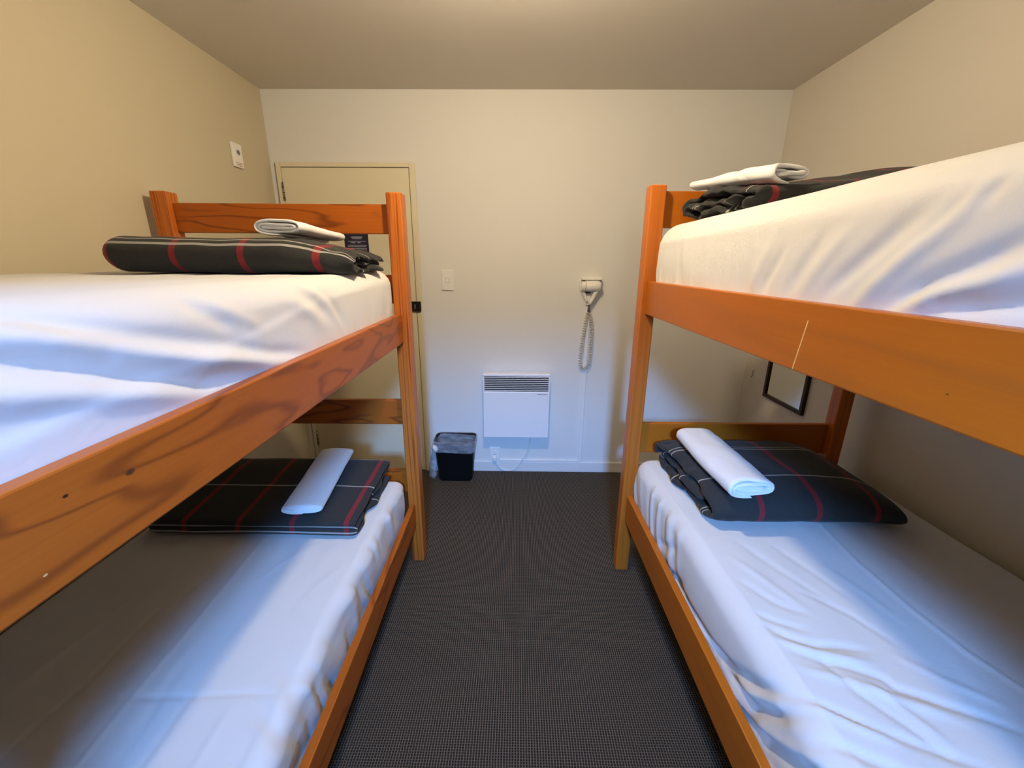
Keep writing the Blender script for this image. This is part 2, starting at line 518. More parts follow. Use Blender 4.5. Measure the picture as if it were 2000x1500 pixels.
# ------------------------------------------------------------------ bunk beds
def world_to(base, th):
    c, s = math.cos(-th), math.sin(-th)
    return base, th
def bed(name, label, base, th, G):
    t = thing(name, label, 'bunk bed', base, th)
    sg = G['sg']
    yf0, yf1, yn0, yn1 = G['y']
    for (xa, xb) in (G['xa'], G['xw']):
        for (ya, yb) in ((yf0, yf1), (yn0, yn1)):
            box('post', (xa, xb, ya, yb, 0, G['h']), G['post'], t, base, bev=.006, seg=3)
    for k, (z0, z1) in enumerate(G['side']):
        mt = G['rail'][k]
        box('side_rail', (*sorted((G['xr'], G['xr'] + sg * .025)), yn1, yf0, z0, z1), mt, t, base, bev=.003)
        box('side_rail', (*sorted((G['xwr'], G['xwr'] + sg * .02)), yn1, yf0, z0, z1), mt, t, base, bev=.003)
        x0, x1 = sorted((G['xr'] + sg * .025, G['xwr']))
        box('bed_base', (x0, x1, yn1, yf0, z0 + .002, z0 + .016), M['ply'], t, base, bev=.001)
    xi0, xi1 = sorted((G['xa'][0] if sg < 0 else G['xa'][1], G['xw'][1] if sg < 0 else G['xw'][0]))
    for (z0, z1) in G['ends']:
        box('end_rail', (xi0, xi1, G['ye'], G['ye'] + .024, z0, z1), G['end'], t, base, bev=.003)
        box('end_rail', (xi0, xi1, yn0 + .016, yn0 + .04, z0, z1), G['end'], t, base, bev=.003)
    return t
LB, LTH = (-0.486, 1.731, 0.0), 0.0128
RB, RTH = (0.520, 1.6876, 0.0), 0.0098
bed('bunk_bed', 'pine bunk bed along the left wall, grainy rails, in front of the door', LB, LTH,
    dict(sg=-1, y=(1.731, 1.80, -.31, -.24), xa=(-.520, -.458), xw=(-1.4436, -1.382), h=1.7172, xr=-.486, xwr=-1.4437,
         side=((1.1244, 1.2462), (.212, .3293)), ye=1.762, ends=((1.565, 1.677), (1.285, 1.404), (.733, .851), (.378, .496)),
         post=M['l_post'], rail=(M['l_rail'], M['l_rail2']), end=M['l_end']))
bed('bunk_bed', 'smooth amber bunk bed along the right wall with a pale scratch on its upper rail', RB, RTH,
    dict(sg=1, y=(1.6876, 1.747, -.33, -.27), xa=(.4976, .5593), xw=(1.4042, 1.4637), h=1.7412, xr=.520, xwr=1.462,
         side=((1.2583, 1.3876), (.2853, .4192)), ye=1.721, ends=((1.591, 1.724), (1.28, 1.40), (.624, .767), (.32, .45)),
         post=M['r_post'], rail=(M['r_rail'], M['r_rail2']), end=M['r_end']))

def placed(base_xy, pivot, th, z):
    """where a point of the unrotated plan lands once its bed is turned by th about pivot"""
    dx, dy = base_xy[0] - pivot[0], base_xy[1] - pivot[1]
    c, s = math.cos(th), math.sin(th)
    return (pivot[0] + c * dx - s * dy, pivot[1] + s * dx + c * dy, z)

# ------------------------------------------------------------------ mattresses in white sheets
def axis_samples(a, b, r, step, dense):
    inner = np.linspace(a + r, b - r, max(2, int((b - a - 2 * r) / step)))
    lo = np.linspace(a, a + r, dense, endpoint=False)
    hi = np.linspace(b - r, b, dense + 1)[1:]
    return np.concatenate([lo, inner, hi])
def mattress(label, lim, r, disp, pivot, th, step=0.0068):
    x0, x1, y0, y1, z0, z1 = lim
    X = axis_samples(x0, x1, r, step, 9); Y = axis_samples(y0, y1, r, step, 9); Z = axis_samples(z0, z1, r, step, 9)
    pts = []; faces = []; index = {}
    def vid(p):
        k = (round(p[0], 5), round(p[1], 5), round(p[2], 5))
        i = index.get(k)
        if i is None:
            i = len(pts); index[k] = i; pts.append(p)
        return i
    def grid(A, B, f, flip):
        ids = [[vid(f(a, b)) for b in B] for a in A]
        for i in range(len(A) - 1):
            for j in range(len(B) - 1):
                q = (ids[i][j], ids[i + 1][j], ids[i + 1][j + 1], ids[i][j + 1])
                faces.append(q[::-1] if flip else q)
    grid(X, Y, lambda a, b: (a, b, z1), False)
    grid(X, Y, lambda a, b: (a, b, z0), True)
    grid(X, Z, lambda a, b: (a, y0, b), False)
    grid(X, Z, lambda a, b: (a, y1, b), True)
    grid(Y, Z, lambda a, b: (x0, a, b), True)
    grid(Y, Z, lambda a, b: (x1, a, b), False)
    P = np.array(pts)
    lo = np.array([x0 + r, y0 + r, z0 + r]); hi = np.array([x1 - r, y1 - r, z1 - r])
    I = np.clip(P, lo, hi)
    D = P - I
    # even out the angle of the samples round the edge
    D = np.sign(D) * np.tan(np.abs(D) / r * PI / 4) * r
    Nn = D / (np.linalg.norm(D, axis=1)[:, None] + 1e-12)
    Q = I + Nn * r
    Q = Q + Nn * disp(Q, Nn)[:, None]
    base = ((x0 + x1) / 2, (y0 + y1) / 2, z0)
    me = mesh_from(Q - np.array(base), faces)
    o = link('mattress', me, M['sheet'], None, placed(base, pivot, th, z0), th)
    return tag(o, label, 'mattress')

def tri_noise(Q, a, b, c, seed):
    return vnoise(Q[:, 0] * a + 10, Q[:, 1] * b + 20, seed) * 0.6 + vnoise(Q[:, 1] * b + 7.3, Q[:, 2] * c + 31, seed + 1) * 0.4

def disp_LU(Q, N):
    y, z, x = Q[:, 1], Q[:, 2], Q[:, 0]
    side = np.clip(N[:, 0], 0, 1) ** 1.5
    top = np.clip(N[:, 2], 0, 1)
    f = 0.0025 * tri_noise(Q, 6, 5, 9, 3)
    s = np.zeros(len(Q))
    for poly, w, a in (([(0.20, 1.42), (.408, 1.376), (.479, 1.355), (.562, 1.327), (.65, 1.301), (.80, 1.27)], .016, .008),
                       ([(0.20, 1.37), (.436, 1.305), (.51, 1.281), (.635, 1.245)], .014, .010),
                       ([(.50, 1.335), (.601, 1.307), (.802, 1.255), (.912, 1.236)], .014, .009),
                       ([(0.20, 1.435), (.415, 1.399), (.458, 1.38), (.521, 1.357), (.608, 1.332), (.75, 1.30)], .014, -.009),
                       ([(.25, 1.40), (.402, 1.352), (.459, 1.328), (.517, 1.306), (.614, 1.268), (.767, 1.247)], .015, -.011),
                       ([(.613, 1.393), (.66, 1.37), (.72, 1.336)], .016, -.005), ([(.682, 1.311), (.807, 1.274), (.93, 1.25)], .012, -.007),
                       ([(.65, 1.40), (.72, 1.365), (.80, 1.325)], .014, .004),
                       ([(.95, 1.39), (1.045, 1.35), (1.10, 1.31)], .02, -.006), ([(.90, 1.37), (.99, 1.34), (1.05, 1.29)], .02, .005),
                       ([(1.05, 1.39), (1.12, 1.34), (1.19, 1.28)], .018, -.005), ([(1.0, 1.40), (1.08, 1.36), (1.15, 1.30)], .016, .005)):
        s += ridge(y, z, poly, w, a, 0.25)
    # gathered corner
    corner = np.clip((y - 1.15) / 0.45, 0, 1)
    s += corner * 0.006 * pleat(y, z, 26, -.22, 8) * np.clip((1.42 - z) / .1, 0.15, 1)
    # hem seam pressed into the side
    d, sg, pos = seg_dist(y, z, [(1.70, 1.393), (1.466, 1.389), (.955, 1.352), (.772, 1.32), (.559, 1.300), (.2, 1.27)])
    s += 0.0016 * np.tanh(sg * d / .006) * np.exp(-(d / .022) ** 2)
    s += 0.008 * np.sin(np.clip((z - 1.14) / .28, 0, 1) * PI)
    f += side * s
    f += top * (-0.009 * np.clip((1.62 - y) / .25, 0, 1) + 0.0018 * vnoise(x * 14, y * 7, 5))
    endf = np.clip(N[:, 1], 0, 1)
    f += endf * 0.003 * np.sin(x * 80 + 2 * vnoise(x * 8, z * 8, 3))
    return f
def disp_RU(Q, N):
    y, z, x = Q[:, 1], Q[:, 2], Q[:, 0]
    side = np.clip(-N[:, 0], 0, 1) ** 1.5
    top = np.clip(N[:, 2], 0, 1)
    f = 0.002 * tri_noise(Q, 6, 5, 9, 13)
    s = np.zeros(len(Q))
    for poly, w, a in (([(.70, 1.375), (.681, 1.388), (.605, 1.467), (.554, 1.521), (.534, 1.549)], .014, .008),
                       ([(.76, 1.39), (.744, 1.411), (.67, 1.474), (.613, 1.523), (.592, 1.539)], .016, -.007),
                       ([(.64, 1.375), (.622, 1.39), (.575, 1.426), (.52, 1.455), (.44, 1.50)], .014, -.011),
                       ([(.54, 1.522), (.524, 1.55)], .010, -.006), ([(.60, 1.48), (.575, 1.51), (.55, 1.545)], .012, -.004),
                       ([(.63, 1.375), (.611, 1.387), (.555, 1.417), (.499, 1.433), (.42, 1.47)], .012, .009),
                       ([(.57, 1.388), (.549, 1.398), (.471, 1.413), (.38, 1.43)], .012, -.009),
                       ([(.95, 1.39), (.925, 1.434), (.89, 1.49)], .012, -.004), ([(1.0, 1.39), (.97, 1.44), (.93, 1.52)], .016, .003),
                       ([(.86, 1.39), (.83, 1.44), (.78, 1.51)], .016, -.004), ([(.82, 1.39), (.78, 1.45), (.72, 1.52)], .014, .003),
                       ([(.45, 1.39), (.40, 1.44), (.33, 1.50)], .02, -.008)):
        s += ridge(y, z, poly, w, a, 0.3)
    g = np.clip((1.46 - z) / .08, 0, 1) * np.clip((y - .8) / .3, 0, 1)
    s += g * 0.0045 * pleat(y, z, 38, -.2, 4)
    s += np.clip((y - 1.2) / .4, 0, 1) * 0.0045 * pleat(y, z, 18, -.3, 2)
    d, sg, pos = seg_dist(y, z, [(1.70, 1.535), (1.246, 1.546), (.837, 1.554), (.636, 1.562), (.30, 1.556)])
    s += 0.0018 * np.tanh(sg * d / .006) * np.exp(-(d / .022) ** 2)
    s += 0.010 * np.sin(np.clip((z - 1.30) / .28, 0, 1) * PI)
    f += side * s
    f += top * (0.003 * np.sin(np.clip((x - .55) / .9, 0, 1) * PI))
    return f
def disp_LL(Q, N):
    y, z, x = Q[:, 1], Q[:, 2], Q[:, 0]
    side = np.clip(N[:, 0], 0, 1) ** 1.2
    top = np.clip(N[:, 2], 0, 1) ** 2
    f = 0.0015 * tri_noise(Q, 5, 4, 7, 23)
    t = np.zeros(len(Q))
    for poly, w, a in (([(-.935, 1.45), (-.926, 1.225), (-.904, .871), (-.901, .726), (-.89, .56), (-.88, .2)], .0055, .0034),
                       ([(-1.05, .99), (-1.047, .878), (-1.04, .716), (-1.054, .647), (-1.06, .4)], .006, -.0024),
                       ([(-1.13, .705), (-.979, .696), (-.771, .703), (-.608, .713), (-.50, .703)], .005, -.0020),
                       ([(-.772, .75), (-.769, .699), (-.764, .562), (-.75, .4)], .009, -.004),
                       ([(-.66, .70), (-.655, .56), (-.64, .3)], .007, .002), ([(-.85, .8), (-.82, .62), (-.80, .45)], .010, -.002),
                       ([(-.99, 1.1), (-.98, .9), (-.97, .6)], .006, -.0012), ([(-1.15, 1.1), (-1.17, .9), (-1.2, .7)], .008, .0016),
                       ([(-.98, 1.22), (-1.0, 1.1), (-1.02, .98)], .008, -.0016), ([(-.72, 1.25), (-.80, 1.14), (-.83, 1.05)], .008, .0014),
                       ([(-.58, 1.15), (-.64, 1.02), (-.66, .9)], .010, .0012), ([(-.70, .55), (-.62, .50), (-.54, .47)], .010, .004)):
        t += ridge(x, y, poly, w, a, 0.2)
    t += 0.0012 * vnoise(x * 26, y * 4, 31) + 0.003 * np.sin(np.clip((x + 1.43) / .9, 0, 1) * PI)
    edge = np.clip((x + .62) / .07, 0, 1)
    t += edge * 0.003 * pleat(y, x, 24, .5, 9) * np.clip((1.1 - y) / .4, 0.2, 1)
    f += top * t
    s = 0.0055 * pleat(y, z, 30, .35, 6) + 0.004 * pleat(y, z, 12, .8, 12)
    s *= np.clip((.49 - z) / .05, .25, 1)
    s -= 0.006 * np.clip((.38 - z) / .1, 0, 1)
    # the sheet bellies out over the rail nearer the window
    s += 0.014 * np.exp(-((y - .55) / .22) ** 2) * np.clip((z - .28) / .1, 0, 1)
    f += side * s
    return f
def disp_RL(Q, N):
    y, z, x = Q[:, 1], Q[:, 2], Q[:, 0]
    side = np.clip(-N[:, 0], 0, 1) ** 1.2
    top = np.clip(N[:, 2], 0, 1) ** 2
    f = 0.0015 * tri_noise(Q, 5, 4, 7, 33)
    t = np.zeros(len(Q))
    for poly, w, a in (([(1.055, 1.40), (1.034, 1.238), (1.005, 1.028), (1.006, .843), (1.018, .73), (1.049, .639), (1.1, .4)], .0055, .0032),
                       ([(.60, .80), (.641, .767), (.687, .746), (.742, .742), (.80, .73)], .008, -.0036),
                       ([(.63, .73), (.672, .708), (.724, .692), (.777, .666), (.783, .645), (.874, .603), (.95, .56)], .008, -.0042),
                       ([(.564, .644), (.61, .608), (.676, .566), (.744, .535), (.82, .50)], .008, -.0042),
                       ([(.68, .73), (.684, .688), (.699, .636), (.744, .569), (.772, .518)], .007, -.0032),
                       ([(.60, .84), (.63, .816), (.695, .787)], .007, -.0028), ([(.76, .91), (.798, .876), (.841, .829), (.881, .744)], .007, -.0024),
                       ([(.60, .765), (.66, .735), (.72, .715), (.78, .70)], .009, .0036), ([(.62, .69), (.70, .66), (.76, .625), (.86, .58)], .010, .004),
                       ([(.58, .62), (.64, .575), (.70, .545)], .010, .004), ([(.73, .66), (.76, .60), (.79, .54)], .008, .003),
                       ([(.70, 1.12), (.76, .98), (.82, .86)], .010, -.0018), ([(.64, 1.05), (.70, .93), (.74, .84)], .010, .0018),
                       ([(.80, 1.10), (.85, .97), (.88, .88)], .010, -.0016), ([(.62, .95), (.67, .87), (.73, .83)], .009, -.0022),
                       ([(.85, .72), (.90, .66), (.97, .61)], .009, .002), ([(.90, 1.0), (.93, .9), (.95, .8)], .010, .0012),
                       ([(.56, .56), (.62, .52), (.68, .49)], .010, -.004)):
        t += ridge(x, y, poly, w, a, 0.2)
    t += 0.0013 * vnoise(x * 22, y * 5, 41) + 0.0025 * np.sin(np.clip((x - .55) / .9, 0, 1) * PI)
    f += top * t * 1.5
    s = np.zeros(len(Q))
    for poly, w, a in (([(1.25, .40), (1.05, .41), (.891, .43), (.795, .468), (.702, .531), (.645, .589)], .016, -.017),
                       ([(.95, .40), (.791, .446), (.704, .473), (.632, .546), (.604, .589)], .014, -.014),
                       ([(.90, .36), (.772, .395), (.656, .448), (.549, .532), (.47, .575)], .018, -.018),
                       ([(1.10, .39), (.85, .425), (.73, .49), (.65, .555)], .010, .010), ([(.86, .38), (.70, .435), (.60, .51), (.53, .575)], .011, .012),
                       ([(1.276, .37), (1.19, .40), (1.114, .444)], .018, -.010), ([(1.35, .42), (1.26, .47), (1.18, .52)], .018, -.006),
                       ([(.70, .36), (.58, .42), (.48, .50)], .014, .010)):
        s += ridge(y, z, poly, w, a * 1.15, 0.2)
    s += np.clip((y - .95) / .3, 0, 1) * 0.0050 * pleat(y, z, 27, -.3, 16) * np.clip((.61 - z) / .05, .1, 1)
    d, sg, pos = seg_dist(x, y, [(.588, 1.65), (.592, 1.2), (.60, .85), (.60, .5)])
    f += top * 0.0016 * np.exp(-(d / .005) ** 2)
    s += 0.012 * np.sin(np.clip((z - .36) / .25, 0, 1) * PI)
    f += side * s
    return f
mattress('thick white sheeted mattress on the upper deck of the left bunk bed', (-1.437, -.519, -.22, 1.755, 1.1405, 1.424), .06, disp_LU, LB, LTH)
mattress('thick white sheeted mattress on the upper deck of the right bunk bed', (.549, 1.455, -.25, 1.715, 1.2745, 1.60), .075, disp_RU, RB, RTH)
mattress('white sheeted mattress with blue shade on the lower deck of the left bunk bed', (-1.437, -.524, -.22, 1.725, .2285, .475), .045, disp_LL, LB, LTH)
mattress('rumpled white sheeted mattress on the lower deck of the right bunk bed', (.555, 1.458, -.25, 1.715, .3015, .607), .055, disp_RL, RB, RTH)

# ------------------------------------------------------------------ folded cloth
def folded(path, th, a0, a1, na, disp=None, ends=(0.0, 0.0), seed=0, closed_round=0.03, step=0.009, shape=None):
    """a thick sheet following a folded path in a (b, c) plane, drawn out along a.
    returns verts (a, b, c), faces, uvs (a, length along the cloth)"""
    P, S = resample(path, step)
    n = len(P)
    T = np.gradient(P, axis=0); T /= np.linalg.norm(T, axis=1)[:, None]
    Nn = np.stack([-T[:, 1], T[:, 0]], 1)
    tt = np.linspace(0, 1, na + 1)
    tt = 0.5 - 0.5 * np.cos(tt * PI) * 0.35 - 0.65 * (0.5 - tt)      # denser ends
    tt = (tt - tt[0]) / (tt[-1] - tt[0])
    e0 = a0 + ends[0] * vnoise(S * 14, S * 0 + 3.1, seed + 50)
    e1 = a1 + ends[1] * vnoise(S * 14, S * 0 + 8.4, seed + 60)
    V = np.zeros((na + 1, n, 2, 3)); U = np.zeros((na + 1, n, 2, 2))
    send = np.clip(np.minimum(S, S[-1] - S) / (th * 0.6), 0, 1)
    rs = np.sqrt(np.clip(1 - (1 - send) ** 2, 0.05, 1))
    for i, t in enumerate(tt):
        a = e0 + (e1 - e0) * t
        da = np.minimum(a - e0, e1 - a)
        q = np.clip(da / closed_round, 0, 1)
        k = np.sqrt(np.clip(1 - (1 - q) ** 2, 0.06, 1)) * rs
        off = np.zeros((n, 2))
        if disp is not None:
            off = disp(a, S, P)
        for sdx, sg in ((0, 1), (1, -1)):
            V[i, :, sdx, 0] = a
            V[i, :, sdx, 1:] = P + off + Nn * (sg * th / 2 * k)[:, None]
            U[i, :, sdx, 0] = a; U[i, :, sdx, 1] = S
    idx = np.arange((na + 1) * n * 2).reshape(na + 1, n, 2)
    F = []
    for i in range(na):
        for j in range(n - 1):
            F.append((idx[i, j, 0], idx[i + 1, j, 0], idx[i + 1, j + 1, 0], idx[i, j + 1, 0]))
            F.append((idx[i, j, 1], idx[i, j + 1, 1], idx[i + 1, j + 1, 1], idx[i + 1, j, 1]))
        F.append((idx[i, 0, 0], idx[i, 0, 1], idx[i + 1, 0, 1], idx[i + 1, 0, 0]))
        F.append((idx[i, n - 1, 0], idx[i + 1, n - 1, 0], idx[i + 1, n - 1, 1], idx[i, n - 1, 1]))
    for j in range(n - 1):
        F.append((idx[0, j, 0], idx[0, j + 1, 0], idx[0, j + 1, 1], idx[0, j, 1]))
        F.append((idx[na, j, 0], idx[na, j, 1], idx[na, j + 1, 1], idx[na, j + 1, 0]))
    W = V.reshape(-1, 3)
    if shape is not None:
        W = shape(W)
    return W, [tuple(int(k) for k in f) for f in F], U.reshape(-1, 2)

def zig(pts, n=7):
    return spline(pts, n)

def duvet(label, path, th, x0, x1, mat, base, disp, ends, seed, shape=None, na=70):
    W, F, U = folded(path, th, x0, x1, na, disp, ends, seed, shape=shape)
    o = link('folded_duvet', mesh_from(W - np.array(base), F, U), mat, None, base)
    return tag(o, label, 'duvet', 'folded plaid duvets on the beds')

def puff(seed, amp=0.004, fx=7, fs=9, floor=None, crinkle=0.0, cx=None):
    def f(a, S, P):
        o = np.zeros((len(S), 2))
        o[:, 1] = amp * vnoise(a * fx, S * fs, seed) + amp * 0.5 * vnoise(a * fx * 2.7, S * fs * 2.3, seed + 1)
        o[:, 0] = amp * 0.8 * vnoise(a * fx * 1.3 + 5, S * fs * 0.8, seed + 2)
        if crinkle:
            k = np.clip(1 - np.abs(a - cx) / 0.10, 0, 1)
            o[:, 1] += crinkle * k * vnoise(a * 30, S * 34, seed + 3)
            o[:, 0] += crinkle * k * vnoise(a * 26 + 9, S * 30, seed + 4)
        return o
    return f
def sit(z0):
    def f(W):
        W[:, 2] = np.where(W[:, 2] < z0, z0 + (W[:, 2] - z0) * 0.05, W[:, 2])
        return W
    return f

# left upper: a fat roll-like fold, rounded front, crumpled open end by the aisle
z = 1.4185
def shape_LU(W):
    W = sit(z)(W)
    x = W[:, 0]
    k = np.clip((-1.165 - x) / 0.075, 0, 1) ** 2           # rounded at the wall end
    mid = z + 0.052
    W[:, 2] = W[:, 2] * (1 - 0.55 * k) + mid * 0.55 * k
    W[:, 1] = W[:, 1] * (1 - 0.30 * k) + 1.44 * 0.30 * k
    k2 = np.clip((x + 0.68) / 0.17, 0, 1) ** 1.3            # open end droops
    W[:, 2] = z + (W[:, 2] - z) * (1 - 0.48 * k2)
    W[:, 1] += 0.10 * k2 * np.clip((1.5 - W[:, 1]) / .3, 0, 1)
    return W
duvet('charcoal plaid duvet folded in a fat roll on the left upper bunk',
      zig([(1.33, z + .048), (1.50, z + .047), (1.64, z + .046), (1.665, z + .030), (1.64, z + .016), (1.45, z + .015), (1.28, z + .016),
           (1.236, z + .028), (1.222, z + .052), (1.240, z + .076), (1.29, z + .086), (1.45, z + .083), (1.60, z + .079), (1.69, z + .070)]),
      .030, -1.240, -.528, plaid('plaid_left_upper', -.594, .835), (-.83, 1.45, z), puff(70, .004, 6, 8, crinkle=.016, cx=-.52), (.004, .030), 7, shape_LU, 90)
# right upper: stacked folds, their crumpled ends towards the aisle
z = 1.604
def shape_RU(W):
    W = sit(z)(W)
    k = np.clip((W[:, 0] - .80) / .4, 0, 1)
    W[:, 2] += 0.052 * k * np.clip((W[:, 2] - z) / .08, 0, 1)
    k2 = np.clip((W[:, 0] - 1.26) / .14, 0, 1) ** 2
    W[:, 2] = z + (W[:, 2] - z) * (1 - .5 * k2)
    kl = np.clip((.70 - W[:, 0]) / .12, 0, 1)
    W[:, 2] = z + (W[:, 2] - z) * (1 - .22 * kl)
    return W
duvet('charcoal plaid duvet with crumpled layered end on the right upper bunk',
      zig([(1.30, z + .030), (1.45, z + .046), (1.62, z + .052), (1.65, z + .034), (1.62, z + .014), (1.45, z + .012), (1.27, z + .011),
           (1.226, z + .018), (1.214, z + .033), (1.232, z + .046), (1.29, z + .054), (1.45, z + .084), (1.60, z + .090), (1.665, z + .066), (1.67, z + .03)]),
      .022, .632, 1.395, plaid('plaid_right_upper', .690, .680, .225), (.99, 1.44, z), puff(80, .004, 6, 8, crinkle=.014, cx=.63), (.030, .01), 9, shape_RU, 80)
# left lower: flat square fold with open edges to the front
z = .4815
def shape_LLd(W):
    W = sit(z)(W)
    return W
duvet('flat folded charcoal plaid duvet on the left lower bunk',
      zig([(1.70, z + .016), (1.50, z + .012), (1.30, z + .011), (1.286, z + .020), (1.30, z + .030), (1.50, z + .043), (1.68, z + .060), (1.715, z + .074),
           (1.69, z + .088), (1.50, z + .073), (1.33, z + .055), (1.292, z + .049), (1.278, z + .040)]),
      .019, -1.352, -.590, plaid('plaid_left_lower', -.618, 1.11, .2, .227, 1), (-.96, 1.49, z), puff(90, .003, 5, 6), (.008, .022), 11, shape_LLd, 70)
# right lower: plump fold, layers open towards the aisle
z = .6135
def shape_RLd(W):
    W = sit(z)(W)
    kl = np.clip((.76 - W[:, 0]) / .14, 0, 1)
    W[:, 2] = z + (W[:, 2] - z) * (1 - .18 * kl)
    k2 = np.clip((W[:, 0] - 1.12) / .2, 0, 1) ** 2
    W[:, 2] = z + (W[:, 2] - z) * (1 - .62 * k2)
    W[:, 0] += -.03 * np.clip((W[:, 1] - 1.2) / .45, 0, 1) * np.clip((1.0 - W[:, 0]) / .4, 0, 1)
    return W
duvet('plump dark plaid duvet with layers open to the aisle on the right lower bunk',
      zig([(1.26, z + .062), (1.45, z + .064), (1.60, z + .063), (1.635, z + .041), (1.60, z + .020), (1.45, z + .019), (1.25, z + .020),
           (1.203, z + .034), (1.190, z + .060), (1.210, z + .088), (1.27, z + .104), (1.45, z + .112), (1.58, z + .108), (1.66, z + .085), (1.672, z + .045)]),
      .034, .648, 1.300, plaid('plaid_right_lower', .806, .780, .19), (1.0, 1.42, z), puff(100, .005, 5, 7, crinkle=.010, cx=.64), (.014, .012), 13, shape_RLd, 80)

# ------------------------------------------------------------------ rolled towels
def roll_path(w, h, turns, th, n=34):
    P = []
    for i in range(int(turns * n) + 1):
        t = i / n
        a = w / 2 - th * (0.55 + t * 1.02); b = h / 2 - th * (0.55 + t * 1.02)
        b = max(b, th * 0.30); a = max(a, th * 1.2)
        ang = -PI / 2 - 2 * PI * t
        c, s = math.cos(ang), math.sin(ang)
        P.append((a * math.copysign(abs(c) ** 0.72, c), h / 2 + b * math.copysign(abs(s) ** 0.8, s)))
    return np.array(P)
def towel(label, w, h, turns, th, length, near, rotz, tilt, seed, shape=None, amp=.0025, ends=(.004, .004)):
    path = roll_path(w, h, turns, th)
    def dsp(a, S, P):
        o = np.zeros((len(S), 2))
        o[:, 1] = amp * vnoise(a * 9, S * 11, seed) + amp * .5 * vnoise(a * 24, S * 26, seed + 1)
        o[:, 0] = amp * vnoise(a * 8 + 3, S * 10, seed + 2)
        return o
    W, F, U = folded(path, th * .93, 0, length, 36, dsp, ends, seed, closed_round=.006, step=.004)
    if shape is not None: W = shape(W)
    V = np.stack([W[:, 1], W[:, 0], W[:, 2] + W[:, 0] * tilt], 1)
    V[:, 2] = np.where(V[:, 2] < W[:, 0] * tilt, W[:, 0] * tilt, V[:, 2])
    F = [f[::-1] for f in F]
    o = link('rolled_towel', mesh_from(V, F), M['towel'], None, near, rotz)
    return tag(o, label, 'towel', 'rolled white towels on the duvets')
def taper(k0, k1, L):
    def f(W):
        t = np.clip(W[:, 0] / L, 0, 1)
        W[:, 2] *= (k0 + (k1 - k0) * t)
        return W
    return f
towel('small white rolled towel with spiral end on the left upper bunk duvet', .140, .052, 2.6, .0088, .40, (-.705, 1.265, 1.5265), .06, -.010, 21, taper(1.0, .92, .4))
towel('bulky crumpled white towel on the right upper bunk duvet', .142, .060, 2.3, .0115, .40, (.738, 1.228, 1.664), .16, .105, 22, taper(1.0, .62, .4), .008, (.016, .004))
towel('flat grey-looking rolled towel in the shade on the left lower bunk duvet', .160, .043, 2.1, .0078, .43, (-.792, 1.315, .546), .10, .085, 23, None, .0015)
towel('plump white rolled towel on the right lower bunk duvet', .166, .078, 2.7, .0122, .42, (.752, 1.155, .7330), .04, .026, 24, taper(1.0, .95, .43), .003, (.006, .004))

# ------------------------------------------------------------------ heater on the far wall
def heater():
    F = ROOM_F
    b = (0.0, F, .30)
    t = thing('panel_heater', 'white wall panel heater with louvred top below the hair dryer level', 'heater', b)
    x0, x1, y0, y1, z0, z1 = -.224, .222, F - .090, F - .022, .300, .756
    box('back_case', (x0 + .004, x1 - .004, y0 + .02, y1, z0 + .002, z1 - .004), M['heat'], t, b, bev=.004)
    box('front_panel', (x0, x1, y0, y0 + .019, z0, .632), M['heat'], t, b, bev=.006, seg=3)
    box('top_cap', (x0, x1, y0, y0 + .021, .7355, z1), M['heat'], t, b, bev=.006, seg=3)
    box('side_cheek', (x0, x0 + .010, y0 + .001, y0 + .02, .632, .7355), M['heat'], t, b, bev=.002)
    box('side_cheek', (x1 - .010, x1, y0 + .001, y0 + .02, .632, .7355), M['heat'], t, b, bev=.002)
    box('louvre_recess', (x0 + .010, x1 - .010, y0 + .014, y0 + .0195, .632, .7355), M['darkslot'], t, b, bev=0)
    n = 8
    for i in range(n):
        zc = .6385 + i * (.7355 - .632) / n
        bm = bmesh.new()
        add_box(bm, x0 + .010, x1 - .010, -.006, .006, -.0019, .0019, .0008, 1)
        bmesh.ops.rotate(bm, verts=bm.verts, cent=(0, 0, 0), matrix=Matrix.Rotation(math.radians(-28), 3, 'X'))
        bmesh.ops.translate(bm, verts=bm.verts, vec=(0, y0 + .007 - b[1], zc - b[2]))
        link('slat', bm_mesh(bm), M['heat'], t)
    for xx in (-.12, .12):
        box('wall_bracket', (xx - .02, xx + .02, y1 - .002, F, .40, .66), M['heat'], t, b, bev=.001)
    # maker's wordmark
    cu = bpy.data.curves.new('wordmark', 'FONT')
    cu.body = 'STIEBEL ELTRON'; cu.size = .0088; cu.align_x = 'RIGHT'; cu.extrude = .0003; cu.offset = .00025
    tmp = bpy.data.objects.new('tmp', cu); COL.objects.link(tmp)
    dg = bpy.context.evaluated_depsgraph_get()
    me = bpy.data.meshes.new_from_object(tmp.evaluated_get(dg))
    bpy.data.objects.remove(tmp, do_unlink=True)
    me.materials.clear()
    me.transform(Matrix.Translation((.207, y0 - .0004 - b[1], .614 - b[2])) @ Matrix.Rotation(PI / 2, 4, 'X'))
    w = link('wordmark', me, M['grey'], t); w['label'] = 'dark grey lettering'
    pts = spline([(.105, F - .05, .302), (.100, F - .045, .26), (.083, F - .03, .167), (.046, F - .022, .10), (.009, F - .020, .045), (-.028, F - .020, .016),
                  (-.075, F - .020, .012), (-.118, F - .021, .036), (-.142, F - .024, .075), (-.151, F - .030, .098)], 8)
    c = tube('power_cord', pts, .0034, M['white_pl'], t, b, 8); c['label'] = 'white flex hanging in a loop'
    box('plug', (-.166, -.137, F - .044, F - .0125, .094, .128), M['white_pl'], c, b, bev=.006, seg=3)
heater()

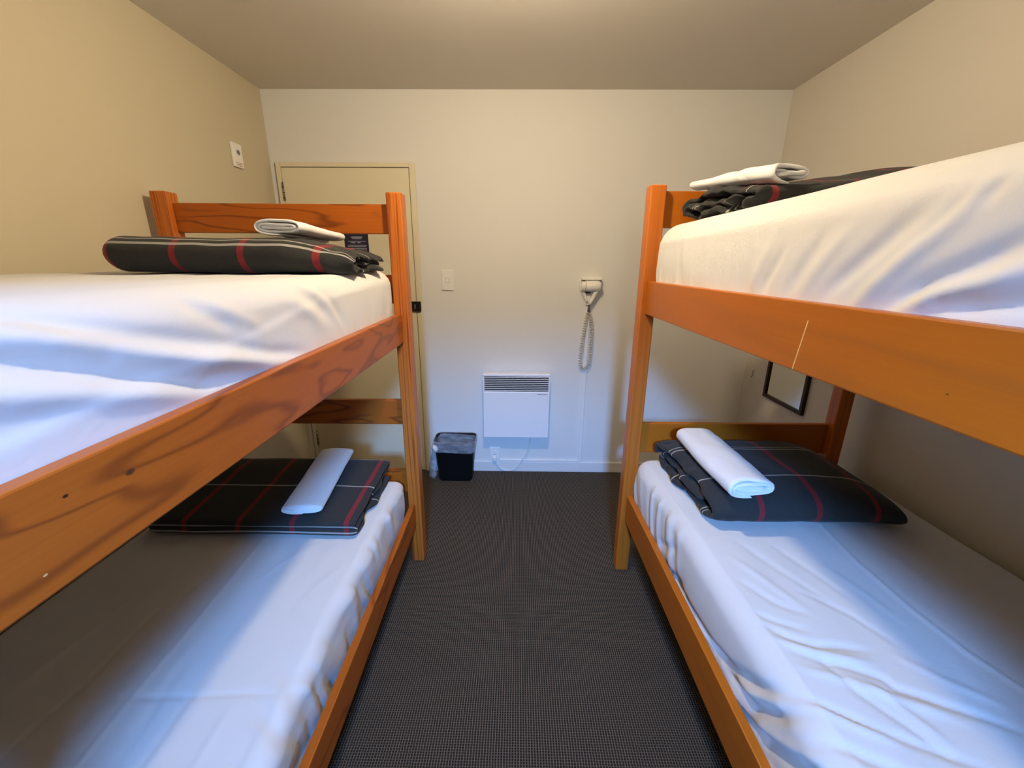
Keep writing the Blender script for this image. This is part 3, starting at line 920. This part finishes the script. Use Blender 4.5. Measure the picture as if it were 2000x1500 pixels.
def wall_fittings():
    F = ROOM_F
    # socket
    b = (-.151, F, .077)
    t = thing('power_outlet', 'white power outlet low on the far wall below the heater', 'outlet', b)
    box('plate', (-.1875, -.1145, F - .0115, F - .0122 + .0121, .077, .191), M['white_pl'], t, b, bev=.003)
    box('rocker', (-.165, -.137, F - .0150, F - .0114, .158, .166), M['white_pl'], t, b, bev=.001)
    boxes('socket_slots', [(-.160, -.156, F - .0122, F - .0113, .130, .140), (-.146, -.142, F - .0122, F - .0113, .130, .140)], M['darkslot'], t, b, bev=0)
    # light switch
    b = (-.447, F, 1.286)
    t = thing('light_switch', 'white light switch on the far wall right of the door', 'switch', b)
    box('plate', (-.4855, -.4085, F - .010, F, 1.286, 1.412), M['white_pl'], t, b, bev=.003)
    box('rocker', (-.457, -.437, F - .0135, F - .0098, 1.334, 1.362), M['white_pl'], t, b, bev=.002)
    boxes('rocker_surround', [(-.4585, -.4355, F - .0104, F - .0099, 1.3325, 1.3635)], M['print'], t, b, bev=0)
    # plate on the left wall
    L = ROOM_L
    b = (L, 2.371, 1.929)
    t = thing('wall_sensor', 'small white plate with a round grille and red print high on the left wall', 'switch', b)
    box('plate', (L, L + .014, 2.333, 2.409, 1.929, 2.045), M['white_pl'], t, b, bev=.004)
    lathe('grille', [(.0, .0158), (.017, .0158), (.019, .0135)], M['white_pl'], t, 'x', (0, 0, .072), 20)
    sl = [(.0155, .0168, -.0115 + k * .0055, -.0085 + k * .0055, .072 - (.011 if k in (1, 2, 3) else .007), .072 + (.011 if k in (1, 2, 3) else .007)) for k in range(5)]
    boxes('grille_slots', [(a, c, d, e, f, g) for (a, c, d, e, f, g) in sl], M['grey'], t, bev=0)
    boxes('red_print', [(.0138, .0146, -.030, .030, .020, .0225), (.0138, .0146, -.020, .012, .012, .0155), (.0138, .0146, -.006, .026, .007, .0095)], M['red'], t, bev=0)
    # crack mark on the right wall, built as a thin bent tube
    R = ROOM_R
    o = tube('wall_crack', [(R, 2.588, .802), (R - .004, 2.590, .798), (R - .006, 2.589, .782), (R - .008, 2.585, .766), (R - .014, 2.584, .754), (R - .016, 2.586, .760)], .0022, M['steel'])
    tag(o, 'tiny hook on the right wall left of the dark framed mirror', 'crack')
    # trunking
    o = boxes('cable_trunking', [(.4475, .4715, F - .0125, F - .0003, .0685, 1.19), (-.1138, .4475, F - .0125, F - .0003, .0785, .096)], M['white_pl'], bev=.002)
    tag(o, 'white cable trunking from the outlet up to the hair dryer', 'trunking')
    # notice on the door
    b = (-1.003, F - .017, 1.42)
    t = thing('door_notice', 'navy notice with pale print on the door, behind the left headboard', 'notice', b)
    yb = F - .0175
    box('sheet', (-1.078, -.929, yb - .0012, yb, 1.42, 1.643), M['navy'], t, b, bev=0)
    ls = []
    for (xa, xb, zc, hh) in ((-1.035, -.965, 1.604, .004), (-1.028, -.972, 1.595, .0022), (-1.056, -.944, 1.580, .0016), (-1.040, -1.010, 1.572, .003), (-.998, -.978, 1.572, .003),
                             (-1.06, -.942, 1.556, .0020), (-1.06, -.946, 1.549, .0018), (-1.06, -.942, 1.538, .0020), (-1.06, -.942, 1.529, .0018), (-1.06, -.95, 1.49, .002), (-1.06, -.95, 1.47, .002)):
        ls.append((xa, xb, yb - .0016, yb - .001, zc - hh, zc + hh))
    boxes('printed_lines', ls, M['print'], t, b, bev=0)
    boxes('white_panels', [(-1.00, -.944, yb - .0016, yb - .001, 1.508, 1.518), (-.965, -.944, yb - .0016, yb - .001, 1.492, 1.500)], M['printw'], t, b, bev=0)
    # mirror
    b = (R, 2.249, .68)
    t = thing('wall_mirror', 'dark framed mirror on the right wall under the upper bunk', 'mirror', b)
    y0, y1, z0, z1, fw = 2.073, 2.427, .680, 1.14, .019
    for lim in ((R - .020, R, y0, y0 + fw, z0, z1), (R - .020, R, y1 - fw, y1, z0, z1), (R - .020, R, y0 + fw, y1 - fw, z0, z0 + fw), (R - .020, R, y0 + fw, y1 - fw, z1 - fw, z1)):
        box('frame_bar', lim, M['frame_w'], t, b, bev=.002)
    mm = NT('mirror_glass'); mm.b.inputs['Metallic'].default_value = 1.0; mm.b.inputs['Roughness'].default_value = .04
    mm.b.inputs['Base Color'].default_value = (.82, .84, .80, 1)
    box('glass', (R - .010, R - .001, y0 + fw, y1 - fw, z0 + fw, z1 - fw), mm.m, t, b, bev=0)
wall_fittings()

# ------------------------------------------------------------------ hair dryer
def hair_dryer():
    F = ROOM_F
    b = (.463, F, 1.20)
    t = thing('hair_dryer', 'white wall mounted hair dryer with curly cord on the far wall', 'hair dryer', b)
    # shield-shaped holder
    def shield(y, g):
        top, bot = 1.376 - g, 1.198 + g
        P = []
        for k in range(9):
            a = PI * k / 8
            P.append((.463 + (.072 - g) * math.cos(a) * (1.0), y, top - .022 + .022 * math.sin(a)))
        P += [(.391 + g, y, 1.325), (.398 + g, y, 1.29), (.425 + g, y, 1.235), (.440 + g, y, bot), (.462 - g, y, bot), (.500 - g, y, 1.26), (.528 - g, y, 1.31), (.535 - g, y, 1.335)]
        return P
    h = loft('holder', [shield(F, 0), shield(F - .018, 0), shield(F - .024, .004)], M['white_pl'], t, b, smooth=False)
    box('holder_hood', (.397, .529, F - .058, F - .022, 1.355, 1.374), M['white_pl'], t, b, bev=.007, seg=3)
    box('hood_slot', (.405, .523, F - .060, F - .028, 1.350, 1.3555), M['darkslot'], t, b, bev=0)
    lathe('barrel', [(.0, -.062), (.026, -.062), (.029, -.058), (.030, -.040), (.033, -.037), (.034, .0), (.034, .035), (.031, .050), (.024, .058), (.0, .060)], M['white_pl'], t, 'x', (0, -.056, 1.327 - b[2] - .006), 24)
    lathe('nozzle_ring', [(.0305, -.041), (.0345, -.0405), (.0345, -.036), (.0305, -.0355)], M['cord'], t, 'x', (0, -.056, 1.327 - b[2] - .006), 24)
    def bar(p0, p1, w0, w1, d0, d1):
        rings = []
        for s in np.linspace(0, 1, 6):
            p = np.array(p0) * (1 - s) + np.array(p1) * s
            w = w0 + (w1 - w0) * s; d = d0 + (d1 - d0) * s
            ring = []
            for k in range(12):
                a = 2 * PI * k / 12
                ca, sa = math.cos(a), math.sin(a)
                ring.append((p[0] + w * math.copysign(abs(ca) ** .6, ca), p[1] + d * math.copysign(abs(sa) ** .6, sa), p[2]))
            rings.append(ring)
        return rings
    loft('handle', bar((.506, F - .056, 1.312), (.457, F - .050, 1.204), .016, .0105, .013, .010), M['white_pl'], t, b)
    loft('holder_arm', bar((.412, F - .034, 1.300), (.444, F - .032, 1.222), .013, .008, .012, .010), M['white_pl'], t, b)
    box('switch_block', (.432, .462, F - .050, F - .026, 1.276, 1.292), M['darkslot'], t, b, bev=.003)
    tube('cord_sleeve', [(.456, F - .046, 1.206), (.456, F - .044, 1.158)], .0075, M['grey'], t, b, 10)
    # curly cord: down on the left, up again on the right, over the trunking
    def coil(path, r, pitch):
        P, S = resample(spline(path, 12), .0011)
        T = np.gradient(P, axis=0); T /= np.linalg.norm(T, axis=1)[:, None]
        u = np.cross(T, np.array([0, 1.0, 0])); u /= np.linalg.norm(u, axis=1)[:, None]
        w = np.cross(T, u)
        ph = 2 * PI * S / pitch
        return P + r * (u * np.cos(ph)[:, None] + w * np.sin(ph)[:, None])
    left = [(.455, F - .036, 1.158), (.447, F - .033, 1.12), (.438, F - .032, 1.05), (.428, F - .031, .95), (.421, F - .030, .86), (.425, F - .030, .80), (.447, F - .030, .781)]
    right = [(.447, F - .030, .781), (.474, F - .030, .80), (.483, F - .030, .86), (.485, F - .031, .95), (.484, F - .032, 1.05), (.474, F - .032, 1.12), (.470, F - .028, 1.15)]
    c = tube('curly_cord', coil(left, .0100, .0165), .0028, M['cord'], t, b, 5)
    tube('curly_cord', coil(right, .0100, .0165), .0028, M['cord'], t, b, 5)
hair_dryer()

# ------------------------------------------------------------------ bin with liner
def waste_bin():
    F = ROOM_F
    b = (-.419, 2.595, 0)
    t = thing('waste_bin', 'black waste bin with a clear bluish liner beside the door', 'waste bin', b)
    def rr(cx, cy, hx, hy, z, r, n=6, wob=0.0, seed=0):
        P = []
        for (sx, sy, a0) in ((1, 1, 0), (-1, 1, PI / 2), (-1, -1, PI), (1, -1, 3 * PI / 2)):
            for k in range(n + 1):
                a = a0 + PI / 2 * k / n
                P.append([cx + sx * (hx - r) + r * math.cos(a), cy + sy * (hy - r) + r * math.sin(a), z])
        return P
    cx, cy = b[0], b[1]
    outer = [rr(cx, cy, .112, .062, .0, .03), rr(cx, cy, .116, .066, .012, .03), rr(cx, cy, .138, .084, .295, .036), rr(cx, cy, .141, .087, .300, .038)]
    inner = [rr(cx, cy, .137, .083, .300, .036), rr(cx, cy, .114, .063, .014, .028)]
    loft('body', outer + inner, M['black_pl'], t, b)
    # liner
    lm = NT('clear_liner')
    lb = lm.b
    lb.inputs['Base Color'].default_value = (.70, .74, .80, 1); lb.inputs['Roughness'].default_value = .28
    tr = lm.n('ShaderNodeBsdfTransparent'); mx = lm.n('ShaderNodeMixShader')
    o = lm.obj()
    f = lm.noise(lm.mapping(o, (0, 0, 0), (9, 9, 30)), 1.0, 3, .6, .6)
    lm.l(lm.math('MULTIPLY_ADD', f, .70, -.06, clamp=True), mx.inputs[0])
    lm.l(tr.outputs[0], mx.inputs[1]); lm.l(lb.outputs[0], mx.inputs[2]); lm.l(mx.outputs[0], lm.out.inputs[0])
    lm.bump(f, .8, .02)
    rings = []
    def wob(P, amp, seed, zamp=0.0, droop=None):
        out = []
        for k, p in enumerate(P):
            a = math.atan2(p[1] - cy, p[0] - cx)
            nn = float(vnoise(np.array([a * 6 + 20]), np.array([p[2] * 40 + seed]), seed)[0])
            d = droop(a) if droop else 0
            out.append((p[0] + amp * nn * math.cos(a), p[1] + amp * nn * math.sin(a), p[2] + zamp * nn + d))
        return out
    N = 14
    sag = lambda a: -.030 * max(0, math.sin(-a)) * (0.55 + 0.45 * math.cos(a * 1.0 + .9))
    for (hx, hy, z, am, dr, se) in ((.108, .058, .12, .010, None, 1), (.120, .068, .18, .010, None, 2), (.128, .076, .24, .008, None, 3), (.1365, .0825, .292, .003, None, 4),
                                    (.139, .085, .3045, .0008, None, 5), (.1445, .0905, .3035, .001, None, 6), (.1465, .0925, .285, .002, lambda a: sag(a) * .4, 7), (.146, .092, .262, .003, lambda a: sag(a) * .8, 8),
                                    (.1445, .0905, .240, .003, sag, 9)):
        rings.append(wob(rr(cx, cy, hx, hy, z, .036, N), am, se, .002, dr))
    ln = loft('liner', rings, lm.m, t, b, caps=(False, False))
    ln['label'] = 'clear bluish plastic liner folded over the rim'
    # knotted corner and the tail that hangs to the floor
    kx, ky, kz = cx - .128, cy - .085, .262
    kn = []
    for i in range(7):
        s = i / 6
        r = .017 * math.sin(PI * (.12 + .8 * s)) + .003
        kn.append([(kx + .010 * s + r * math.cos(2 * PI * k / 10) * (1 + .25 * math.sin(3 * k)), ky - .012 + r * math.sin(2 * PI * k / 10), kz + .022 - .05 * s) for k in range(10)])
    k_ = loft('liner_knot', kn, M['printw'], t, b)
    k_['label'] = 'white knotted corner of the liner'
    tail = []
    for s in np.linspace(0, 1, 14):
        z = .262 - .250 * s
        w = .010 + .030 * min(1, s * 1.6) + .006 * s
        xc = cx - .142 - .014 * s; yc = cy - .030 + .01 * s
        ring = []
        for k in range(14):
            a = 2 * PI * k / 14
            wob_ = 1 + .14 * math.sin(3 * a + 5 * s)
            ring.append((xc + w * .62 * math.cos(a) * wob_ - .004, yc + w * .8 * math.sin(a) * wob_, z))
        tail.append(ring)
    tl = loft('liner_tail', tail, lm.m, t, b)
    tl['label'] = 'bluish plastic tail hanging to the floor'
waste_bin()

# ------------------------------------------------------------------ ceiling lamp (just above the frame)
def ceiling_lamp():
    b = (-.02, 1.25, ROOM_H)
    t = thing('ceiling_light', 'small opal ceiling light glowing warm above the aisle', 'ceiling light', b)
    lathe('ceiling_rose', [(.0, 0), (.055, 0), (.055, -.012), (.045, -.022), (.0, -.024)], M['white_pl'], t, 'z', (0, 0, 0), 28)
    lathe('lamp_holder', [(.0, -.022), (.022, -.022), (.022, -.10), (.070, -.122), (.070, -.130), (.0, -.1305)], M['white_pl'], t, 'z', (0, 0, 0), 24)  # wide lower disc, out of view, added to keep direct light off the ceiling
    em = NT('glowing_bulb')
    e = em.n('ShaderNodeEmission'); e.inputs[0].default_value = (*LAMP_COLOR, 1); e.inputs[1].default_value = LAMP_STRENGTH
    em.l(e.outputs[0], em.out.inputs[0])
    prof = []
    for k in range(13):
        a = math.radians(62) + (PI - math.radians(62)) * k / 12
        prof.append((max(.0001, .045 * math.sin(a)), -.152 + .045 * math.cos(a)))
    lathe('opal_globe', prof, em.m, t, 'z', (0, 0, 0), 24)
ceiling_lamp()
